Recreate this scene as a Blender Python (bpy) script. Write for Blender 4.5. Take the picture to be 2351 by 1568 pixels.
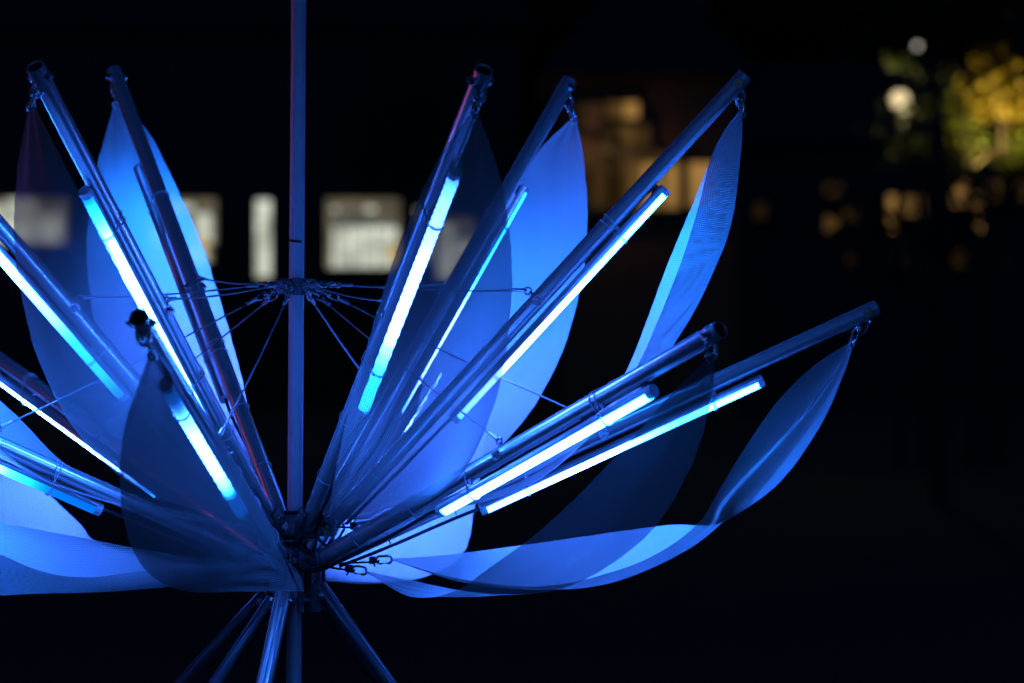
import bpy, bmesh, math, random
from mathutils import Vector, Matrix, noise
R = math.radians
PI = math.pi
random.seed(7)

# ------------------------------------------------------------------ camera, sky, exposure
sc = bpy.context.scene
for o in list(bpy.data.objects):
    bpy.data.objects.remove(o, do_unlink=True)
COL = sc.collection
CAM = Vector((0.4975, -8.0, 1.60))
FPX = 8000.0                       # focal length in units of 1/2351 of the frame width
CU, CV, HORIZON = 1175.5, 784.0, 700.0
PITCH = math.atan((CV - HORIZON) / FPX)
cam_d = bpy.data.cameras.new('camera')
cam = bpy.data.objects.new('camera', cam_d); COL.objects.link(cam)
cam.location = CAM
cam.rotation_euler = (R(90) - PITCH, 0, 0)
cam_d.sensor_width = 36
cam_d.lens = 36 * FPX / 2351.0
cam_d.clip_start = 0.1; cam_d.clip_end = 2000
cam_d.dof.use_dof = True
cam_d.dof.focus_distance = 7.75
cam_d.dof.aperture_fstop = 2.8
cam_d.dof.aperture_blades = 0
sc.camera = cam

world = bpy.data.worlds.new('World'); sc.world = world
world.use_nodes = True
wn = world.node_tree.nodes; wl = world.node_tree.links
bg = wn['Background']
sky = wn.new('ShaderNodeTexSky'); sky.sky_type = 'NISHITA'; sky.sun_disc = False
sky.sun_elevation = R(-3); sky.sun_rotation = R(160)
tint = wn.new('ShaderNodeMix'); tint.data_type = 'RGBA'; tint.blend_type = 'MULTIPLY'; tint.inputs[0].default_value = 1.0
tint.inputs[7].default_value = (0.22, 0.95, 3.4, 1)          # deep blue night sky
wl.new(sky.outputs[0], tint.inputs[6]); wl.new(tint.outputs[2], bg.inputs[0])
bg.inputs[1].default_value = 0.15

sc.view_settings.view_transform = 'Standard'
sc.view_settings.look = 'None'
sc.view_settings.exposure = 0.0
sc.view_settings.gamma = 1.0
sc.view_settings.use_curve_mapping = False
sc.render.engine = 'CYCLES'
sc.cycles.use_denoising = True
sc.cycles.max_bounces = 8
sc.cycles.diffuse_bounces = 3
sc.cycles.glossy_bounces = 4
sc.cycles.transparent_max_bounces = 24
sc.cycles.sample_clamp_indirect = 6.0
sc.cycles.caustics_reflective = False
sc.cycles.caustics_refractive = False

def P(u, v, dy):
    """the point seen at (u, v) of the 2351-wide frame that lies dy metres beyond the mast"""
    x = (u - CU) / FPX; y = (CV - v) / FPX
    d = Vector((x, math.cos(PITCH) + y * math.sin(PITCH), -math.sin(PITCH) + y * math.cos(PITCH)))
    return CAM + d * ((dy - CAM.y) / d.y)

# ------------------------------------------------------------------ materials
def mat(name):
    m = bpy.data.materials.new(name); m.use_nodes = True
    nt = m.node_tree
    return m, nt.nodes, nt.links, nt.nodes['Principled BSDF']

def math_n(n, l, op, a, b=None, c=None):
    k = n.new('ShaderNodeMath'); k.operation = op
    for i, s in enumerate((a, b, c)):
        if s is None: continue
        if isinstance(s, (int, float)): k.inputs[i].default_value = s
        else: l.new(s, k.inputs[i])
    return k.outputs[0]

def mapr(n, l, x, a, b, c, d, clamp=True):
    k = n.new('ShaderNodeMapRange'); k.clamp = clamp
    l.new(x, k.inputs[0])
    for i, s in enumerate((a, b, c, d)): k.inputs[i + 1].default_value = s
    return k.outputs[0]

def noisy(name, col, rough, metal=0.0, var=0.25, scale=40, rvar=0.15, bump=0.0, stretch=(1, 1, 1), coords='Object', streak=0.0):
    m, n, l, b = mat(name)
    tc = n.new('ShaderNodeTexCoord'); mp = n.new('ShaderNodeMapping')
    l.new(tc.outputs[coords], mp.inputs[0]); mp.inputs['Scale'].default_value = stretch
    nz = n.new('ShaderNodeTexNoise'); nz.inputs['Scale'].default_value = scale; nz.inputs['Detail'].default_value = 6
    l.new(mp.outputs[0], nz.inputs[0])
    mx = n.new('ShaderNodeMix'); mx.data_type = 'RGBA'
    mx.inputs[6].default_value = (*[c * (1 - var) for c in col], 1)
    mx.inputs[7].default_value = (*[min(1, c * (1 + var)) for c in col], 1)
    l.new(nz.outputs[0], mx.inputs[0]); l.new(mx.outputs[2], b.inputs['Base Color'])
    l.new(mapr(n, l, nz.outputs[0], 0.3, 0.7, max(0.03, rough - rvar), min(1, rough + rvar)), b.inputs['Roughness'])
    b.inputs['Metallic'].default_value = metal
    if bump:
        bp = n.new('ShaderNodeBump'); bp.inputs['Strength'].default_value = bump; bp.inputs['Distance'].default_value = 0.002
        l.new(nz.outputs[0], bp.inputs['Height']); l.new(bp.outputs[0], b.inputs['Normal'])
    return m

def tube_metal(name, col, rough, metal=0.72):
    """drawn aluminium tube: streaks along the tube (UV.y), scuffs, stains"""
    m, n, l, b = mat(name)
    uv = n.new('ShaderNodeTexCoord')
    mp = n.new('ShaderNodeMapping'); mp.inputs['Scale'].default_value = (45, 1.5, 1)
    l.new(uv.outputs['UV'], mp.inputs[0])
    s1 = n.new('ShaderNodeTexNoise'); s1.inputs['Scale'].default_value = 1.0; s1.inputs['Detail'].default_value = 5
    l.new(mp.outputs[0], s1.inputs[0])
    mp2 = n.new('ShaderNodeMapping'); mp2.inputs['Scale'].default_value = (60, 22, 1)
    l.new(uv.outputs['UV'], mp2.inputs[0])
    s2 = n.new('ShaderNodeTexNoise'); s2.inputs['Scale'].default_value = 1.0; s2.inputs['Detail'].default_value = 8; s2.inputs['Roughness'].default_value = 0.65
    l.new(mp2.outputs[0], s2.inputs[0])
    stain = mapr(n, l, s2.outputs[0], 0.24, 0.34, 0.75, 1.0)
    streak = mapr(n, l, s1.outputs[0], 0.3, 0.7, 0.9, 1.02)
    k = math_n(n, l, 'MULTIPLY', stain, streak)
    mx = n.new('ShaderNodeMix'); mx.data_type = 'RGBA'
    mx.inputs[6].default_value = (0.03, 0.03, 0.03, 1); mx.inputs[7].default_value = (*col, 1)
    l.new(k, mx.inputs[0]); l.new(mx.outputs[2], b.inputs['Base Color'])
    l.new(mapr(n, l, s2.outputs[0], 0.3, 0.75, rough - 0.015, rough + 0.03), b.inputs['Roughness'])
    b.inputs['Metallic'].default_value = metal
    return m

def fabric_mat():
    """open woven mesh: threads that reflect and pass light, real holes between them"""
    m, n, l, b = mat('petal_mesh_fabric')
    n.remove(b); out = n['Material Output']
    tc = n.new('ShaderNodeTexCoord'); sx = n.new('ShaderNodeSeparateXYZ'); l.new(tc.outputs['UV'], sx.inputs[0])
    per = 0.0040
    a = math_n(n, l, 'PINGPONG', sx.outputs[0], per / 2); a = math_n(n, l, 'DIVIDE', a, per / 2)
    c = math_n(n, l, 'PINGPONG', sx.outputs[1], per / 2); c = math_n(n, l, 'DIVIDE', c, per / 2)
    ha = mapr(n, l, a, 0.46, 0.62, 0, 1); hc = mapr(n, l, c, 0.41, 0.57, 0, 1)
    hole = math_n(n, l, 'MULTIPLY', ha, hc)
    # slow changes of thread density and dirt
    nz = n.new('ShaderNodeTexNoise'); nz.inputs['Scale'].default_value = 5; nz.inputs['Detail'].default_value = 4
    l.new(tc.outputs['UV'], nz.inputs[0])
    thr = n.new('ShaderNodeMix'); thr.data_type = 'RGBA'
    thr.inputs[6].default_value = (0.50, 0.50, 0.51, 1); thr.inputs[7].default_value = (0.62, 0.62, 0.63, 1)
    l.new(nz.outputs[0], thr.inputs[0])
    df = n.new('ShaderNodeBsdfDiffuse'); l.new(thr.outputs[2], df.inputs[0])
    tl = n.new('ShaderNodeBsdfTranslucent'); l.new(thr.outputs[2], tl.inputs[0])
    gl = n.new('ShaderNodeBsdfGlossy'); gl.inputs['Roughness'].default_value = 0.45; gl.inputs[0].default_value = (0.5, 0.5, 0.5, 1)
    m1 = n.new('ShaderNodeMixShader'); m1.inputs[0].default_value = 0.012
    l.new(df.outputs[0], m1.inputs[1]); l.new(tl.outputs[0], m1.inputs[2])
    m3 = n.new('ShaderNodeMixShader'); m3.inputs[0].default_value = 0.06
    l.new(m1.outputs[0], m3.inputs[1]); l.new(gl.outputs[0], m3.inputs[2])
    tr = n.new('ShaderNodeBsdfTransparent')
    m2 = n.new('ShaderNodeMixShader'); l.new(hole, m2.inputs[0])
    l.new(m3.outputs[0], m2.inputs[1]); l.new(tr.outputs[0], m2.inputs[2])
    l.new(m2.outputs[0], out.inputs[0])
    bw = math_n(n, l, 'MULTIPLY', a, c)
    bp = n.new('ShaderNodeBump'); bp.inputs['Strength'].default_value = 0.25; bp.inputs['Distance'].default_value = 0.001
    l.new(bw, bp.inputs['Height']); l.new(bp.outputs[0], df.inputs['Normal'])
    return m

LED_GAIN = 4.1
def led_mat():
    """frosted LED strip: each run of diodes is driven at its own level (mesh attribute 'glow')"""
    m, n, l, b = mat('led_diffuser_lit')
    n.remove(b); out = n['Material Output']
    at = n.new('ShaderNodeAttribute'); at.attribute_name = 'glow'
    cr = n.new('ShaderNodeValToRGB'); e = cr.color_ramp.elements
    e[0].position = 0; e[0].color = (0.0, 0.16, 1.0, 1)
    e[1].position = 1; e[1].color = (0.008, 0.170, 1.0, 1)
    k = e.new(0.6); k.color = (0.005, 0.170, 1.0, 1)
    l.new(at.outputs['Fac'], cr.inputs[0])
    a2 = n.new('ShaderNodeAttribute'); a2.attribute_name = 'lilac'
    mx = n.new('ShaderNodeMix'); mx.data_type = 'RGBA'; l.new(a2.outputs['Fac'], mx.inputs[0])
    l.new(cr.outputs[0], mx.inputs[6]); mx.inputs[7].default_value = (0.052, 0.135, 1.0, 1)
    g2 = math_n(n, l, 'POWER', at.outputs['Fac'], 3.2)
    st = mapr(n, l, g2, 0, 1, 0.25 * LED_GAIN, 36 * LED_GAIN)
    em = n.new('ShaderNodeEmission'); l.new(mx.outputs[2], em.inputs[0]); l.new(st, em.inputs[1])
    l.new(em.outputs[0], out.inputs[0])
    return m

def emit(name, col, s, var=0.0, scale=3.0, stretch=(1, 1, 1)):
    m, n, l, b = mat(name)
    n.remove(b); em = n.new('ShaderNodeEmission'); em.inputs[0].default_value = (*col, 1); em.inputs[1].default_value = s
    if var:
        tc = n.new('ShaderNodeTexCoord'); mp = n.new('ShaderNodeMapping'); mp.inputs['Scale'].default_value = stretch
        l.new(tc.outputs['Object'], mp.inputs[0])
        nz = n.new('ShaderNodeTexNoise'); nz.inputs['Scale'].default_value = scale; nz.inputs['Detail'].default_value = 3
        l.new(mp.outputs[0], nz.inputs[0])
        l.new(mapr(n, l, nz.outputs[0], 0.3, 0.7, s * (1 - var), s * (1 + var)), em.inputs[1])
    l.new(em.outputs[0], n['Material Output'].inputs[0])
    return m

M = {}
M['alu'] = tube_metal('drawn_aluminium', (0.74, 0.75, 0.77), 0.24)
M['leg'] = tube_metal('shaded_leg_aluminium', (0.11, 0.11, 0.115), 0.30, 0.8)  # same metal as the arms, shade under the petals put into its colour
M['mast'] = tube_metal('mast_aluminium', (0.74, 0.74, 0.76), 0.36, 0.35)
M['inside'] = noisy('tube_inside', (0.10, 0.10, 0.10), 0.6, 0.6)
M['housing'] = noisy('extruded_housing', (0.66, 0.67, 0.69), 0.34, 0.85, 0.06, 30, 0.06)
M['cap'] = noisy('clear_end_cap', (0.55, 0.58, 0.62), 0.3, 0.0, 0.1, 60)
M['steel'] = noisy('stainless_steel', (0.55, 0.55, 0.56), 0.25, 1.0, 0.15, 90, 0.1)
M['cable'] = noisy('wire_rope', (0.34, 0.34, 0.35), 0.45, 0.7, 0.25, 300, 0.1)
M['hub'] = noisy('galvanised_hub', (0.17, 0.17, 0.18), 0.5, 0.55, 0.35, 45, 0.15, 0.2)
M['black'] = noisy('bore_shade_black', (0.018, 0.018, 0.02), 0.5, 0.0, 0.3, 60)
M['ink'] = noisy('marker_ink', (0.012, 0.012, 0.015), 0.4, 0.0, 0.3, 60)
M['tie'] = noisy('wire_tie', (0.55, 0.55, 0.57), 0.4, 0.35, 0.15, 90)
M['eyelet'] = noisy('eyelet_ring', (0.72, 0.72, 0.74), 0.3, 0.5, 0.1, 90)
M['fabric'] = fabric_mat()
M['led'] = led_mat()

# ------------------------------------------------------------------ mesh helpers
def link(name, me, parent=None, m=None, smooth=True):
    o = bpy.data.objects.new(name, me); COL.objects.link(o)
    if m is not None: me.materials.append(m)
    if smooth:
        me.polygons.foreach_set('use_smooth', [True] * len(me.polygons)); me.update()
    if parent is not None:
        o.parent = parent
        o.matrix_parent_inverse = parent.matrix_world.inverted() if False else Matrix.Translation(-WORLD[parent.name])
    WORLD[o.name] = Vector((0, 0, 0))
    return o
WORLD = {}
def tag(o, label=None, cat=None, group=None, kind=None):
    if label: o['label'] = label
    if cat: o['category'] = cat
    if group: o['group'] = group
    if kind: o['kind'] = kind
    return o
def thing(name, loc, label, cat, group=None):
    o = bpy.data.objects.new(name, None); COL.objects.link(o)
    o.empty_display_size = 0.1
    o.location = loc; WORLD[o.name] = Vector(loc)
    return tag(o, label, cat, group)

def frame(d):
    d = d.normalized()
    up = Vector((0, 0, 1)) if abs(d.z) < 0.95 else Vector((0, 1, 0))
    s = d.cross(up).normalized()
    return d, s, s.cross(d).normalized()

class MB:
    def __init__(s): s.v = []; s.f = []; s.uv = []
    def tube(s, p0, p1, r0, r1=None, n=20, cap=True, segs=1):
        r1 = r0 if r1 is None else r1
        p0 = Vector(p0); p1 = Vector(p1); d, a, b = frame(p1 - p0); L = (p1 - p0).length
        base = len(s.v)
        for k in range(segs + 1):
            t = k / segs; r = r0 + (r1 - r0) * t
            for i in range(n + 1):
                an = 2 * PI * i / n
                s.v.append(p0 + d * (L * t) + (a * math.cos(an) + b * math.sin(an)) * r); s.uv.append((r0 * an, L * t))
        for k in range(segs):
            for i in range(n):
                q = base + k * (n + 1) + i
                s.f.append((q, q + 1, q + n + 2, q + n + 1))
        if cap:
            for k, rev in ((0, True), (segs, False)):
                off = len(s.v); t = k / segs; r = r0 + (r1 - r0) * t
                for i in range(n):
                    an = 2 * PI * i / n
                    s.v.append(p0 + d * (L * t) + (a * math.cos(an) + b * math.sin(an)) * r); s.uv.append((0, 0))
                c = tuple(off + i for i in range(n)); s.f.append(c[::-1] if rev else c)
        return s
    def pipe(s, p0, p1, r, wall=0.003, n=28):
        """open tube with a wall"""
        p0 = Vector(p0); p1 = Vector(p1); d, a, b = frame(p1 - p0); L = (p1 - p0).length
        prof = [(0, r), (0.004, r), (L - 0.003, r), (L, r - 0.0008), (L, r - wall), (L - 0.12, r - wall), (L - 0.12, 0.0005)]
        base = len(s.v); m = len(prof)
        for (z, rr) in prof:
            for i in range(n + 1):
                an = 2 * PI * i / n
                s.v.append(p0 + d * z + (a * math.cos(an) + b * math.sin(an)) * rr); s.uv.append((r * an, z))
        for k in range(m - 1):
            for i in range(n):
                q = base + k * (n + 1) + i
                s.f.append((q, q + 1, q + n + 2, q + n + 1))
        return s
    def sweep(s, pts, r, n=8, closed=False):
        pts = [Vector(p) for p in pts]; m = len(pts); base = len(s.v); L = 0; prev = None
        for i, p in enumerate(pts):
            t = (pts[(i + 1) % m] - pts[i - 1]) if closed else (pts[min(i + 1, m - 1)] - pts[max(i - 1, 0)])
            if t.length < 1e-9: t = Vector((0, 0, 1))
            t.normalize()
            if prev is None: _, a, b = frame(t)
            else:
                a = (prev - t * prev.dot(t))
                a = a.normalized() if a.length > 1e-6 else frame(t)[1]
                b = t.cross(a)
            prev = a
            if i: L += (pts[i] - pts[i - 1]).length
            for j in range(n):
                an = 2 * PI * j / n
                s.v.append(p + (a * math.cos(an) + b * math.sin(an)) * r); s.uv.append((r * an, L))
        for i in range(m if closed else m - 1):
            for j in range(n):
                q = base + i * n; w = base + ((i + 1) % m) * n
                s.f.append((q + j, q + (j + 1) % n, w + (j + 1) % n, w + j))
        if not closed:
            s.f.append(tuple(base + j for j in range(n))[::-1]); s.f.append(tuple(base + (m - 1) * n + j for j in range(n)))
        return s
    def box(s, c, size, ax=None, bev=0.0):
        c = Vector(c); X, Y, Z = ax if ax else (Vector((1, 0, 0)), Vector((0, 1, 0)), Vector((0, 0, 1)))
        hx, hy, hz = [k / 2 for k in size]; base = len(s.v)
        if bev <= 0:
            for z in (-1, 1):
                for (x, y) in ((-1, -1), (1, -1), (1, 1), (-1, 1)):
                    s.v.append(c + X * x * hx + Y * y * hy + Z * z * hz); s.uv.append((x, y))
            q = base
            s.f += [(q, q + 3, q + 2, q + 1), (q + 4, q + 5, q + 6, q + 7)] + [(q + i, q + (i + 1) % 4, q + 4 + (i + 1) % 4, q + 4 + i) for i in range(4)]
        else:
            ring = [(-hx + bev, -hy), (hx - bev, -hy), (hx, -hy + bev), (hx, hy - bev), (hx - bev, hy), (-hx + bev, hy), (-hx, hy - bev), (-hx, -hy + bev)]
            lv = [(-hz, bev), (-hz + bev, 0), (hz - bev, 0), (hz, bev)]
            for z, ins in lv:
                for (x, y) in ring:
                    fx = (hx - ins) / hx; fy = (hy - ins) / hy
                    s.v.append(c + X * x * fx + Y * y * fy + Z * z); s.uv.append((x, y))
            for k in range(3):
                for i in range(8):
                    q = base + k * 8
                    s.f.append((q + i, q + (i + 1) % 8, q + 8 + (i + 1) % 8, q + 8 + i))
            s.f.append(tuple(base + i for i in range(8))[::-1]); s.f.append(tuple(base + 24 + i for i in range(8)))
        return s
    def ball(s, c, r, n=14, m=9, sq=(1, 1, 1)):
        c = Vector(c); base = len(s.v)
        for j in range(m + 1):
            th = PI * j / m
            for i in range(n):
                an = 2 * PI * i / n
                s.v.append(c + Vector((sq[0] * r * math.sin(th) * math.cos(an), sq[1] * r * math.sin(th) * math.sin(an), sq[2] * r * math.cos(th)))); s.uv.append((i / n, j / m))
        for j in range(m):
            for i in range(n):
                q = base + j * n
                s.f.append((q + i, q + n + i, q + n + (i + 1) % n, q + (i + 1) % n))
        return s
    def mesh(s, name):
        me = bpy.data.meshes.new(name); me.from_pydata([tuple(v) for v in s.v], [], s.f); me.update()
        if s.uv:
            ul = me.uv_layers.new(name='UVMap')
            idx = [0] * len(me.loops); me.loops.foreach_get('vertex_index', idx)
            flat = []
            for i in idx: flat += [s.uv[i][0], s.uv[i][1]]
            ul.data.foreach_set('uv', flat)
        return me
    def build(s, name, m, parent=None, smooth=True, flat_caps=True):
        o = link(name, s.mesh(name), parent, m, smooth)
        if smooth and flat_caps:
            me = o.data
            for p in me.polygons:
                if len(p.vertices) > 4: p.use_smooth = False
        return o

def bolt(parent, p, d, r=0.008):
    b = MB(); hex_bolt(b, p, d, r); return b.build('bolt', M['steel'], parent, smooth=False)
def hex_bolt(mb, p, d, r=0.008, h=0.006, washer=True):
    d, a, b = frame(Vector(d))
    p = Vector(p)
    if washer: mb.tube(p - d * 0.001, p + d * 0.0018, r * 1.45, n=18)
    mb.tube(p + d * 0.0016, p + d * (0.0016 + h), r, r * 0.94, n=6)
    mb.tube(p + d * (0.0016 + h), p + d * (h + 0.006), r * 0.5, r * 0.45, n=10)

def racetrack(c, along, across, L, W, k=10, twist=0.0):
    """closed oval of points"""
    c = Vector(c); along = along.normalized(); across = (across - along * across.dot(along)).normalized()
    pts = []; h = L / 2 - W / 2
    for i in range(k + 1):
        an = -PI / 2 + PI * i / k
        pts.append(c + along * (h + math.cos(an) * W / 2) + across * (math.sin(an) * W / 2))
    for i in range(k + 1):
        an = PI / 2 + PI * i / k
        pts.append(c + along * (-h + math.cos(an) * W / 2) + across * (math.sin(an) * W / 2))
    return pts

def crom(pts, t):
    """Catmull-Rom through pts, t in 0..1 (points are linearly extended at the ends)"""
    n = len(pts) - 1; x = min(max(t, 0), 1) * n; i = min(int(x), n - 1); f = x - i
    p1, p2 = pts[i], pts[i + 1]
    p0 = pts[i - 1] if i > 0 else p1 * 2 - p2
    p3 = pts[i + 2] if i + 2 <= n else p2 * 2 - p1
    return 0.5 * ((2 * p1) + (p2 - p0) * f + (2 * p0 - 5 * p1 + 4 * p2 - p3) * f * f + (3 * p1 - p0 - 3 * p2 + p3) * f ** 3)

# ------------------------------------------------------------------ ground
gb = MB()
N = 40
for j in range(N + 1):
    for i in range(N + 1):
        x = -600 + 1200 * i / N; y = -60 + 900 * j / N
        gb.v.append(Vector((x, y, 0))); gb.uv.append((x, y))
for j in range(N):
    for i in range(N):
        q = j * (N + 1) + i; gb.f.append((q, q + 1, q + N + 2, q + N + 1))
M['ground'] = noisy('dark_lawn', (0.030, 0.038, 0.020), 0.9, 0, 0.5, 3.0, 0.05, 0.5)
tag(gb.build('ground', M['ground']), kind='structure')

# ------------------------------------------------------------------ background: houses, hedge, trees, lamps
M['wall'] = noisy('dark_render_wall', (0.075, 0.07, 0.065), 0.85, 0, 0.25, 1.5, 0.05, 0.3)
M['wall2'] = noisy('ochre_render_wall', (0.22, 0.13, 0.07), 0.85, 0, 0.2, 1.2, 0.05, 0.3)
M['roof'] = noisy('roof_tiles', (0.05, 0.03, 0.025), 0.8, 0, 0.3, 6, 0.1, 0.4)
M['frame'] = noisy('window_frame_paint', (0.06, 0.06, 0.055), 0.5, 0, 0.2, 20)
M['cream'] = emit('lit_cream_room', (0.93, 0.97, 0.80), 0.62, 0.5, 2.6)
M['cream_dim'] = emit('lit_cream_room_dim', (0.90, 0.95, 0.78), 0.11, 0.5, 4.0, (1, 1, 0.2))
M['amber_lamp'] = emit('amber_room_lamp', (1.0, 0.60, 0.12), 0.55)
for nm, st in (('amber1', 0.27), ('amber2', 0.10), ('amber3', 0.036), ('amber4', 0.016)):
    M[nm] = emit('lit_' + nm + '_curtain', (1.0, 0.53, 0.14), st, 0.6, 2.2, (1, 1, 0.25))
M['blind'] = emit('backlit_blind_cloth', (0.95, 0.80, 0.52), 0.16, 0.4, 3.0)
M['blind_amber'] = emit('backlit_amber_cloth', (1.0, 0.5, 0.14), 0.05, 0.4, 3.0)
M['rose'] = emit('lit_rose_curtain', (1.0, 0.42, 0.22), 0.045, 0.4, 3.0, (1, 1, 0.1))
M['bark'] = noisy('bark', (0.06, 0.045, 0.032), 0.9, 0, 0.4, 14, 0.05, 0.8, (1, 1, 0.25))
M['leaf'] = noisy('tree_leaf', (0.075, 0.105, 0.014), 0.55, 0, 0.5, 2.0)
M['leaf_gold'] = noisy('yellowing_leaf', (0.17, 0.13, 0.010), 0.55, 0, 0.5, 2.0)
M['leaf_dark'] = noisy('shrub_leaf', (0.045, 0.070, 0.022), 0.6, 0, 0.5, 2.0)
M['post'] = noisy('lamp_post_paint', (0.03, 0.03, 0.03), 0.5, 0.3, 0.2, 20)

def rect(u0, v0, u1, v1, Y):
    a = P(u0, v0, Y); b = P(u1, v1, Y); return a.x, b.x, b.z, a.z
def house(name, label, u0, u1, vtop, Y, wall, depth=7.0):
    x0, x1, _, z1 = rect(u0, vtop, u1, 700, Y)
    t = thing(name, ((x0 + x1) / 2, Y, 0), label, 'building')
    MB().box(((x0 + x1) / 2, Y + depth / 2, z1 / 2), (x1 - x0, depth, z1)).build('wall', M[wall], t, smooth=False)
    r = MB(); c = (x0 + x1) / 2
    hx = (x1 - x0) / 2 + 0.4
    r.v = [Vector(q) for q in ((c - hx, Y - 0.4, z1 + 0.003), (c + hx, Y - 0.4, z1 + 0.003), (c + hx, Y + depth + 0.4, z1 + 0.003), (c - hx, Y + depth + 0.4, z1 + 0.003), (c - hx + 1.2, Y + depth / 2, z1 + 1.7), (c + hx - 1.2, Y + depth / 2, z1 + 1.7))]
    r.f = [(0, 1, 5, 4), (1, 2, 5), (2, 3, 4, 5), (3, 0, 4), (0, 3, 2, 1)]; r.uv = [(0, 0)] * 6
    rf = r.build('roof', M['roof'], t, smooth=False)
    MB().box((c + hx * 0.4, Y + depth * 0.55, z1 + 1.9), (0.7, 0.6, 1.4)).build('chimney', M[wall], rf, smooth=False)
    return t
def window(t, u0, v0, u1, v1, Y, cols, rows, mats):
    """frame with glazing bars, one lit pane in each field"""
    x0, x1, z0, z1 = rect(u0, v0, u1, v1, Y)
    fb = MB(); fw = 0.05; bw = 0.022
    for (cx, cz, w, h) in (((x0 + x1) / 2, z1 + fw / 2, x1 - x0 + 2 * fw, fw), ((x0 + x1) / 2, z0 - fw / 2, x1 - x0 + 2 * fw, fw), (x0 - fw / 2, (z0 + z1) / 2, fw, z1 - z0), (x1 + fw / 2, (z0 + z1) / 2, fw, z1 - z0)):
        fb.box((cx, Y - 0.045, cz), (w - 0.002, 0.09, h - 0.002))
    xs = [x0 + (x1 - x0) * i / cols for i in range(cols + 1)]
    zs = [z1 - (z1 - z0) * r for r in rows]
    for x in xs[1:-1]: fb.box((x, Y - 0.035, (z0 + z1) / 2), (bw, 0.03, z1 - z0))
    for z in zs[1:-1]: fb.box(((x0 + x1) / 2, Y - 0.033, z), (x1 - x0, 0.03, bw))
    f = fb.build('window', M['frame'], t, smooth=False)
    for j in range(len(rows) - 1):
        for i in range(cols):
            m = mats[(j * cols + i) % len(mats)]
            MB().box(((xs[i] + xs[i + 1]) / 2, Y - 0.015, (zs[j] + zs[j + 1]) / 2), (xs[i + 1] - xs[i] - 0.001, 0.012, zs[j] - zs[j + 1] - 0.001)).build('pane', M[m], f, smooth=False)
    rng = random.Random(int(u0 * 7 + v0))
    if x1 - x0 > 0.5:
        for i in range(cols):
            h = (z1 - z0) * rng.choice((0.0, 0.12, 0.2, 0.32)); w = (xs[i + 1] - xs[i]) * 0.92
            if h: MB().box(((xs[i] + xs[i + 1]) / 2, Y - 0.028, z1 - h / 2), (w, 0.006, h)).build('blind', M['blind' if mats[0].startswith('cream') else 'blind_amber'], f, smooth=False)
        for sx in (0, 1):
            w = (x1 - x0) * rng.uniform(0.03, 0.08); xc = x0 + w / 2 if sx == 0 else x1 - w / 2
            MB().box((xc, Y - 0.026, (z0 + z1) / 2), (w, 0.006, (z1 - z0) * 0.98)).build('curtain', M['blind' if mats[0].startswith('cream') else 'blind_amber'], f, smooth=False)
    s = MB().box(((x0 + x1) / 2, Y - 0.07, z0 - fw - 0.03), (x1 - x0 + 0.24, 0.16, 0.05)).build('sill', M['frame'], f, smooth=False)
    return f
YA = 50.0
hA = house('long_house', 'dark long house with cream lit windows behind the left of the sculpture', -420, 1190, 60, YA, 'wall')
window(hA, -210, 457, 158, 560, YA, 5, (0, .45, 1), ('cream',))
window(hA, 345, 457, 497, 560, YA, 3, (0, .3, 1), ('cream', 'cream', 'cream_dim', 'cream', 'cream_dim', 'cream'))
window(hA, 345, 566, 487, 602, YA, 3, (0, 1), ('cream_dim', 'cream', 'cream'))
window(hA, 588, 459, 622, 636, YA, 1, (0, .26, 1), ('cream',))
window(hA, 750, 457, 920, 614, YA, 6, (0, .19, .40, 1), ('cream',) * 6 + ('cream_dim',) * 6 + ('cream',) * 6)
window(hA, 924, 478, 990, 600, YA, 2, (0, .4, 1), ('cream', 'cream_dim', 'cream_dim', 'cream'))
window(hA, 1004, 500, 1088, 640, YA, 2, (0, .35, 1), ('cream', 'cream_dim', 'cream', 'cream'))
for (u, v) in ((906, 581), (462, 562)):
    q = P(u, v, YA - 0.2); MB().ball(q, 0.11, 16, 10).build('lantern', M['amber_lamp'], hA)
YB = 42.0
hB = house('ochre_house', 'ochre house with amber curtained windows behind the tall diagonal arm', 1300, 1690, 175, YB, 'wall2')
window(hB, 1392, 234, 1466, 272, YB, 2, (0, 1), ('amber2', 'amber1'))
window(hB, 1326, 238, 1382, 300, YB, 2, (0, 1), ('amber3', 'rose'))
window(hB, 1388, 282, 1490, 334, YB, 3, (0, 1), ('amber3', 'amber2', 'amber3'))
window(hB, 1330, 352, 1420, 476, YB, 3, (0, .3, 1), ('amber4', 'amber3', 'amber4', 'amber4', 'amber3'))
window(hB, 1430, 350, 1562, 478, YB, 3, (0, 1), ('amber2', 'amber1', 'amber1'))
window(hB, 1582, 374, 1640, 476, YB, 1, (0, 1), ('amber1',))
for (u, v, wt) in ((1420, 338, 3.5), (1370, 318, 2.0)):      # lanterns added to warm the ochre wall between its windows
    q = P(u, v, YB - 0.45)
    lt = MB(); lt.box(q, (0.10, 0.10, 0.16)); lt.box(q + Vector((0, 0.22, 0.10)), (0.03, 0.44, 0.03)); lt.box(q + Vector((0, 0, 0.10)), (0.14, 0.14, 0.03))
    lt.build('added_lantern', M['post'], hB, smooth=False)
    ld = bpy.data.lights.new('lantern_light', 'POINT'); ld.energy = wt; ld.color = (1.0, 0.55, 0.22); ld.shadow_soft_size = 0.08  # light of the added lantern, there to warm the ochre wall
    lo = bpy.data.objects.new('lantern_light', ld); COL.objects.link(lo); lo.location = q + Vector((0, -0.05, -0.14)) - WORLD[hB.name]; lo.parent = hB
YC = 55.0
hC = house('garden_house', 'dark house with small amber windows behind the trees at right', 1690, 2750, 330, YC, 'wall')
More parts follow.
